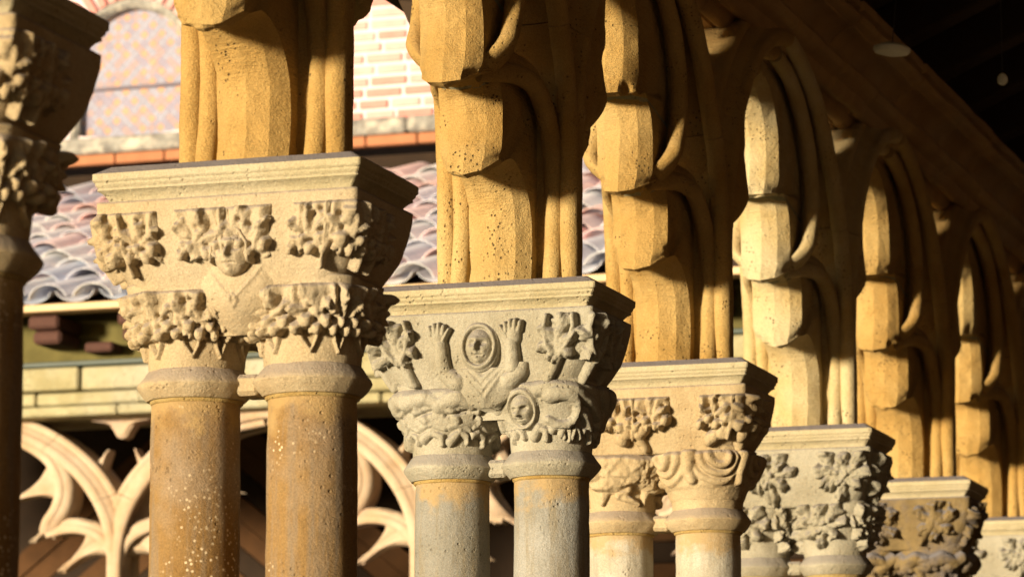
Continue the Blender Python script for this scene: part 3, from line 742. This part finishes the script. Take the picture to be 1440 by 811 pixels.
def make_column(kind, seed, capm, shaftm, abam):
    root = empty('twin_column')
    ab = obj('abacus', loft_mesh('abacus', ABA, sorted(list(np.linspace(-.069, 0, 30)) + [-.0165, -.0168]), 260, seed, .0009, .45, True, .0012), abam, root)
    cap = obj('capital', loft_mesh('capital', BLOCK, np.linspace(-.240, -.0705, 26), 300, seed+1, .0011, .6, True, .001), capm, root)
    for cx, lo in ((-DX, BL), (DX, BRt)):
        obj('bell', loft_mesh('bell', lo, np.linspace(-.386, -.224, 24), 150, seed+2, .0012, None, True, .001), capm, cap)
        obj('neck_ring', lathe_me('neck_ring', [(.03,-.380),(.089,-.380),(.094,-.386),(.101,-.396),(.109,-.406),(.1105,-.411),(.108,-.416),(.100,-.427),(.091,-.4365),(.03,-.437)], cx, 96, seed+3, .0022), capm, cap)
        sh = [(.03,-.4365)] + [(.0825 + .0012*math.sin(t*9) + .002*t, -.4365 - t*1.46) for t in np.linspace(0, 1, 60)] + [(.03,-1.8965)]
        obj('shaft', lathe_me('shaft', sh, cx, 96, seed+4, .0011), shaftm, root)
        obj('mortar_collar', lathe_me('mortar_collar', [(.03,-.4372),(.0872,-.4372),(.0868,-.4405),(.0850,-.4435),(.080,-.445)], cx, 96, seed+5, .0014), M['neck_gold'], root)
        obj('base', lathe_me('base', [(.03,-1.897),(.092,-1.897),(.097,-1.905),(.092,-1.915),(.100,-1.93),(.112,-1.938),(.115,-1.95),(.108,-1.9585),(.03,-1.9585)], cx, 48, seed, .001), abam, root)
    obj('neck_link', box_me('neck_link', -.024, .024, -.040, .040, -.432, -.392, .008), capm, cap)
    carve(kind, cap, seed, capm)
    return root
COLS = [
 (0, 'head', 1, 'cap_cream', 'shaft_tan', 'twin column with rusty tan shafts, its capital carved with a head among leaf clumps'),
 (1, 'hands', 2, 'cap_grey', 'shaft_grey', 'twin column with grey shafts and a capital of a hooded figure raising both hands'),
 (2, 'swags', 3, 'cap_cream', 'shaft_pale', 'twin column with pale grey shafts and a worn capital of leaf clumps over draped swags'),
 (3, 'vine', 4, 'cap_grey', 'shaft_gold', 'twin column with warm cream shafts and a grey capital of hanging vine leaves'),
 (4, 'eroded', 5, 'cap_eroded', 'shaft_gold', 'twin column with a dark, heavily eroded and pitted capital')]
cols = {}
for n, kind, seed, cm, sm, lab in COLS:
    o = make_column(kind, seed, M[cm], M[sm], M['abacus']); o.location = (-.004, NOFF[n]*S, ZA); o.scale.x = 1.022; cols[n] = o
    tag(o, lab, 'column', 'twin columns of the near arcade')
for n, src, lab in ((-1, 0, 'dark shaded twin column at the edge of the view, one bay before the carved head'), (5, 3, 'half hidden twin column behind the eroded capital, last before the corner')):
    o = copy_tree(cols[src]); o.location = (0, NOFF[n]*S, ZA); tag(o, lab, 'column', 'twin columns of the near arcade')

# ------------------------------------------------------------------ gallery across the garden
YF = 8.70; BZ = ZA - .12
FLAB = ['tracery springer of the far arcade at the garden corner', 'far pale tracery springer seen between the grey shafts and the battered capital', 'far pinkish tracery springer just behind the hooded figure capital', 'far pinkish tracery springer seen left of the rusty tan shafts', 'far pale tracery springer hidden behind the dark shaded column']
fs = make_springer(9, M['far_tracery'], M['far_tracery'], .88)
fcol = copy_tree(cols[3])
for k in range(1, 5):
    o = fs if k == 1 else copy_tree(fs)
    o.location = (-1.45*k + .115, YF, BZ + .001); o.rotation_euler.z = math.radians(-90); o.scale = (.62, 1.016, .82)
    tag(o, FLAB[k], 'arch', 'arch springers of the far arcade')
    c = fcol if k == 1 else copy_tree(fcol)
    c.location = (-1.45*k + .115, YF, BZ); c.rotation_euler.z = math.radians(-90)
    tag(c, 'vine-leaf twin column of the far arcade, mostly below the view', 'column', 'twin columns of the far arcade')
# far cornice
root = empty('far_cornice', (0, 0, ZA)); tag(root, 'pale yellow stone cornice of the arcade across the garden, in coursed blocks', 'cornice')
rr = random.Random(8)
for z0, z1, y0, step in ((.742, .789, 8.50, .62), (.791, .850, 8.475, .45), (.852, .957, 8.44, .52)):
    x = -8.0 + rr.uniform(0, .3)
    while x < -.32:
        w = step*rr.uniform(.7, 1.3); x1 = min(x + w, -.31)
        if x1 - x > .05:
            d = rr.uniform(-.014, .014)
            obj('cornice_block', box_me('cornice_block', x + .0015, x1 - .0015, y0 + d, 9.0, z0 + .001, z1 - .001, .009), M['far_stone'], root)
        x = x1
obj('flashing_strip', box_me('flashing_strip', -8, -.3, 8.43, 9.0, .959, .983, .004), M['lead_strip'], root)
# eaves
root = empty('far_eaves', (0, 0, ZA)); tag(root, 'deep eaves with red-brown corbels under the tiled roof across the garden', 'eaves')
obj('mossy_wall_band', box_me('mossy_wall_band', -8, -.3, 8.62, 9.0, .985, 1.30), M['moss'], root)
for i in range(18):
    x = -8.1 + i*.44 + .085
    obj('corbel', box_me('corbel', x - .075, x + .075, 8.36, 8.62, 1.125, 1.185, .012), M['corbel'], root)
    obj('corbel', box_me('corbel_low', x - .070, x + .070, 8.40, 8.62, 1.062, 1.122, .014), M['corbel'], root)
    if i % 2: obj('moss_brick', box_me('moss_brick', x - .30, x - .16, 8.50, 8.62, 1.03, 1.075, .01), M['corbel'], root)
for i in range(5):
    x = -8 + i*1.6
    obj('fascia_board', box_me('fascia_board', x + .002, x + 1.598, 8.285, 8.40, 1.190, 1.222, .004), M['fascia'], root)
# tile roof: Y 8.30 -> 12.0
RS = math.atan2(1.25, 3.7)
root = empty('far_tile_roof', (0, 8.30, ZA + 1.235)); tag(root, 'sunlit roof of weathered rose and grey canal tiles across the garden', 'roof')
root.rotation_euler.x = RS
def tile_me(name, up):
    n = 9; V = []
    for (yy, r) in ((0, .098), (.46, .080)):
        for rad, off in ((r, 0), (r - (.003 if yy == 0 else .010), 0)):
            for k in range(n):
                a = math.pi*(.06 + .88*k/(n-1))
                V.append((rad*math.cos(a), yy, (rad*.78*math.sin(a)) if up else -(rad*.62*math.sin(a)) + .055))
    def row(a, b): return [(a*n+k, a*n+k+1, b*n+k+1, b*n+k) for k in range(n-1)]
    F = row(0, 2) + row(3, 1) + row(1, 0) + row(2, 3) + [(0, 2*n, 3*n, n), (n-1, 2*n-1, 4*n-1, 3*n-1)]
    return recalc(mesh_raw(name, V, F, True, .8))
tmes = []
for t in TL:
    a = tile_me('cover_tile', True); a.materials.append(t); b = tile_me('pan_tile', False); b.materials.append(t); tmes.append((a, b))
obj('roof_deck', box_me('roof_deck', -8, -.2, .02, 3.85, -.05, -.012), M['far_wood'], root)
rr = random.Random(2)
for i in range(24):
    for j in range(11):
        x = -6.55 + i*.215; yy = -.06 + j*.345
        a, b = tmes[rr.choices(range(5), (5, 4, 3, 2, 2))[0]]
        o = obj('cover_tile', a, None, root); o.location = (x + rr.uniform(-.012, .012), yy + rr.uniform(-.035, .035), .012 + rr.uniform(0, .014)); o.rotation_euler = (math.radians(-2.0 + rr.uniform(-1.5, 1.5)), rr.uniform(-.14, .14), rr.uniform(-.07, .07))
        a, b = tmes[rr.choices(range(5), (3, 5, 2, 1, 4))[0]]
        o = obj('pan_tile', b, None, root); o.location = (x + .1075, yy + .03, .0 + rr.uniform(0, .006)); o.rotation_euler = (math.radians(-2.0), 0, rr.uniform(-.03, .03))
# rafters under the far roof
root = empty('far_roof_timbers', (0, 8.60, ZA + 1.30)); tag(root, 'brown rafters and boards inside the far gallery, seen through the tracery', 'roof'); root.rotation_euler.x = RS
me = box_me('rafter', -.06, .06, .1, 3.6, -.20, -.075, .008); me.materials.append(M['far_wood'])
for i in range(16):
    o = obj('rafter', me, None, root); o.location.x = -7.7 + i*.48
M['plank'] = plain('brown_ceiling_plank', (.075,.034,.012), .9, .5, 9)
M['plank2'] = plain('dark_ceiling_plank', (.022,.012,.006), .9, .45, 9)
root = empty('plank_gable', (-5.2, 11.9, ZA + 1.32)); tag(root, 'gabled brown plank lining on the back wall inside the far gallery', 'planking')
for sgn in (-1, 1):
    for k in range(11):
        y0_, y1_ = -.02 - .014*(k % 3 == 0), .02; t0 = -.14*k; t1 = t0 - .133; dz = 2.4*math.tan(math.radians(38))
        x0_ = .004*sgn; x1_ = 2.4*sgn
        V = [(x, y, z) for y in (y0_, y1_) for x, z in ((x0_, t0), (x1_, t0 - dz), (x1_, t1 - dz), (x0_, t1))]
        obj('plank', recalc(mesh_raw('plank', V, [(0,1,2,3),(4,5,6,7),(0,1,5,4),(1,2,6,5),(2,3,7,6),(3,0,4,7)], False)), M['plank2' if k % 3 == 2 else 'plank'], root)
root = empty('wall_boarding', (-2.70, 11.9, ZA - .9)); tag(root, 'brown horizontal boarding on the back wall inside the far gallery', 'planking')
for k in range(16):
    obj('plank', box_me('plank', 0.0, 2.6, -.05 - .01*(k % 4 == 0), -.022, .11*k, .11*k + .105, .005), M['plank2' if k % 4 == 3 else 'plank'], root)
# back wall of far gallery (below church wall)
wl = obj('far_gallery_wall', box_me('far_gallery_wall', -14, 4.39, 12.02, 12.5, 0, ZA + 2.60), M['plank2']); tag(wl, 'dark wall at the back of the gallery across the garden', 'wall')

# ------------------------------------------------------------------ church wall, string course, window
YW = 12.0
root = empty('church_wall', (0, YW, ZA)); tag(root, 'rose brick church wall with pale mortar above the tiled roof', 'wall')
WX0, WX1, WS, WA = -6.075, -5.405, 2.80, 3.30        # window sides, sill and spring of its arch
WC = (WX0 + WX1)/2; WH = (WX1 - WX0)/2; ARH = 3.56 - WA
def win_half(z, g=0):
    if z < WA: return WH + g
    t = (z - WA)/(ARH + g)
    if t >= 1: return -1
    return (WH + g)*math.sqrt(1 - t*t)*(1 - .16*t*t)
# mortar backing built round the opening
def wall_quads():
    V = []; F = []; zs = list(np.linspace(2.66, 5.6, 90))
    def strip(xa, xb, side):
        k = len(V)
        for z in zs:
            h = win_half(z, .0) if z > WS else -1
            xi = (WC - h if side < 0 else WC + h) if h > 0 else WC
            V.append((xa if side < 0 else xi, 0, z)); V.append((xi if side < 0 else xb, 0, z))
        for i in range(len(zs)-1): F.append((k+2*i, k+2*i+1, k+2*i+3, k+2*i+2))
    strip(-13, 0, -1); strip(0, 4.4, 1)
    n = len(V)
    V2 = V + [(x, .45, z) for x, _, z in V]
    F2 = F + [tuple(n+i for i in f[::-1]) for f in F]
    for i in range(len(zs)-1):
        for side, base in ((0, 0), (1, 2*len(zs))):
            q = base + 2*i + (1 if side == 0 else 0); F2.append((q, q+2, n+q+2, n+q))
    return V2, F2
V, F = wall_quads(); obj('mortar_backing', recalc(mesh_raw('mortar_backing', V, F, False)), M['mort_pink'], root)
bms = []
for b in BR:
    for w in (.205, .165): 
        m_ = box_me('brick', -w/2, w/2, -.012, .05, 0, .043, .005); m_.materials.append(b); bms.append((m_, w))
rr = random.Random(4); z = 2.80; cnt = 0; r_ = 0
while z < 3.80:
    x = -6.62 + (r_ % 2)*.11
    while x < -3.0 and cnt < 296:
        m_, w = rr.choice(bms); cx = x + w/2
        hh = max(win_half(z, .19), win_half(z + .043, .19)) if z > WS - .02 else -1
        if not (abs(cx - WC) < hh + w/2) :
            o = obj('brick', m_, None, root); o.location = (cx, rr.uniform(-.004, .004), z + rr.uniform(-.002, .002)); cnt += 1
        x += w + .022
    z += .064; r_ += 1
# string course
sc_root = empty('string_course', (0, YW, ZA)); tag(sc_root, 'lichen-spotted stone ledge with an orange brick course below it', 'ledge')
x = -7.0; rr = random.Random(6)
while x < -.5:
    w = rr.uniform(.5, .9)
    obj('ledge_stone', box_me('ledge_stone', x + .003, x + w - .003, -.10, -.005, 2.700, 2.790, .015), M['ledge'], sc_root); x += w
x = -7.0
while x < -.5:
    obj('orange_brick', box_me('orange_brick', x + .004, x + .296, -.07, -.005, 2.640, 2.697, .006), M['orange_brick'], sc_root); x += .30
# window
wr = empty('church_window', (WC, YW, ZA)); tag(wr, 'pointed church window of small diamond panes in a brick arch', 'window')
# voussoirs of the brick arch
na = 17
for k in range(na):
    a = math.pi*(k + .5)/na; cx_, cz_ = WH*math.cos(a), ARH*math.sin(a)*1.0
    sh = (1 - .16*math.sin(a)**2)
    m_ = bms[rr.randrange(len(bms))][0]
    o = obj('arch_brick', box_me('arch_brick', -.024, .024, -.022, .06, .035, .175, .005), BR[rr.randrange(3)], wr)
    o.location = (cx_*sh, -.004, WA + cz_); o.rotation_euler.y = math.pi/2 - math.atan2(ARH*math.sin(a)*1.0 + .25*math.sin(a), WH*math.cos(a)*1.05 + 1e-6)
# inner stone moulding along the opening
pts = [(-WH, WS)] + [(-win_half(z), z) for z in np.linspace(WA, WA + ARH*.995, 22)] + [(win_half(z), z) for z in np.linspace(WA + ARH*.995, WA, 22)] + [(WH, WS)]
pts = np.array(pts); t_ = np.gradient(pts, axis=0); t_ /= np.linalg.norm(t_, axis=1, keepdims=True); nn = np.stack([t_[:, 1], -t_[:, 0]], 1)
prof = [(-.032,-.018),(-.004,-.018),(.018,.0),(.020,.10),(-.032,.10)]
V = np.array([[(p[0] + n_[0]*q[0], q[1], p[1] + n_[1]*q[0]) for q in prof] for p, n_ in zip(pts, nn)])
obj('stone_surround', recalc(mesh_raw('stone_surround', V.reshape(-1, 3), grid_faces(len(pts), 5, False, True), True, .5)), M['ledge'], wr)
ds = .027; pmes = []
for p in PN:
    m_ = mesh_raw('pane', [(0,0,-ds*.97),(ds*.97,0,0),(0,0,ds*.97),(-ds*.97,0,0),(0,.004,-ds*.97),(ds*.97,.004,0),(0,.004,ds*.97),(-ds*.97,.004,0)], [(0,1,2,3),(7,6,5,4),(0,4,5,1),(1,5,6,2),(2,6,7,3),(3,7,4,0)], False); m_.materials.append(p); pmes.append(recalc(m_))
rr = random.Random(12)
for i in range(-13, 14):
    for j in range(0, 32):
        if (i + j) % 2: continue
        x, z = i*ds, WS + j*ds
        if abs(x) < win_half(z) - .004:
            o = obj('pane', pmes[(0 if rr.random() < .8 else 2) if (j % 2 == 0 and i % 4 == (j % 4)) else rr.choice((1, 3, 3, 2))], None, wr); o.location = (x, .05, z); o.rotation_euler = (rr.uniform(-.04, .04), 0, 0)
obj('lead_backing', box_me('lead_backing', -WH - .02, WH + .02, .056, .066, WS - .02, 3.60), M['lead'], wr)
obj('window_bar', box_me('window_bar', -WH, WH, .030, .046, 3.085, 3.103, .003), M['bar'], wr)
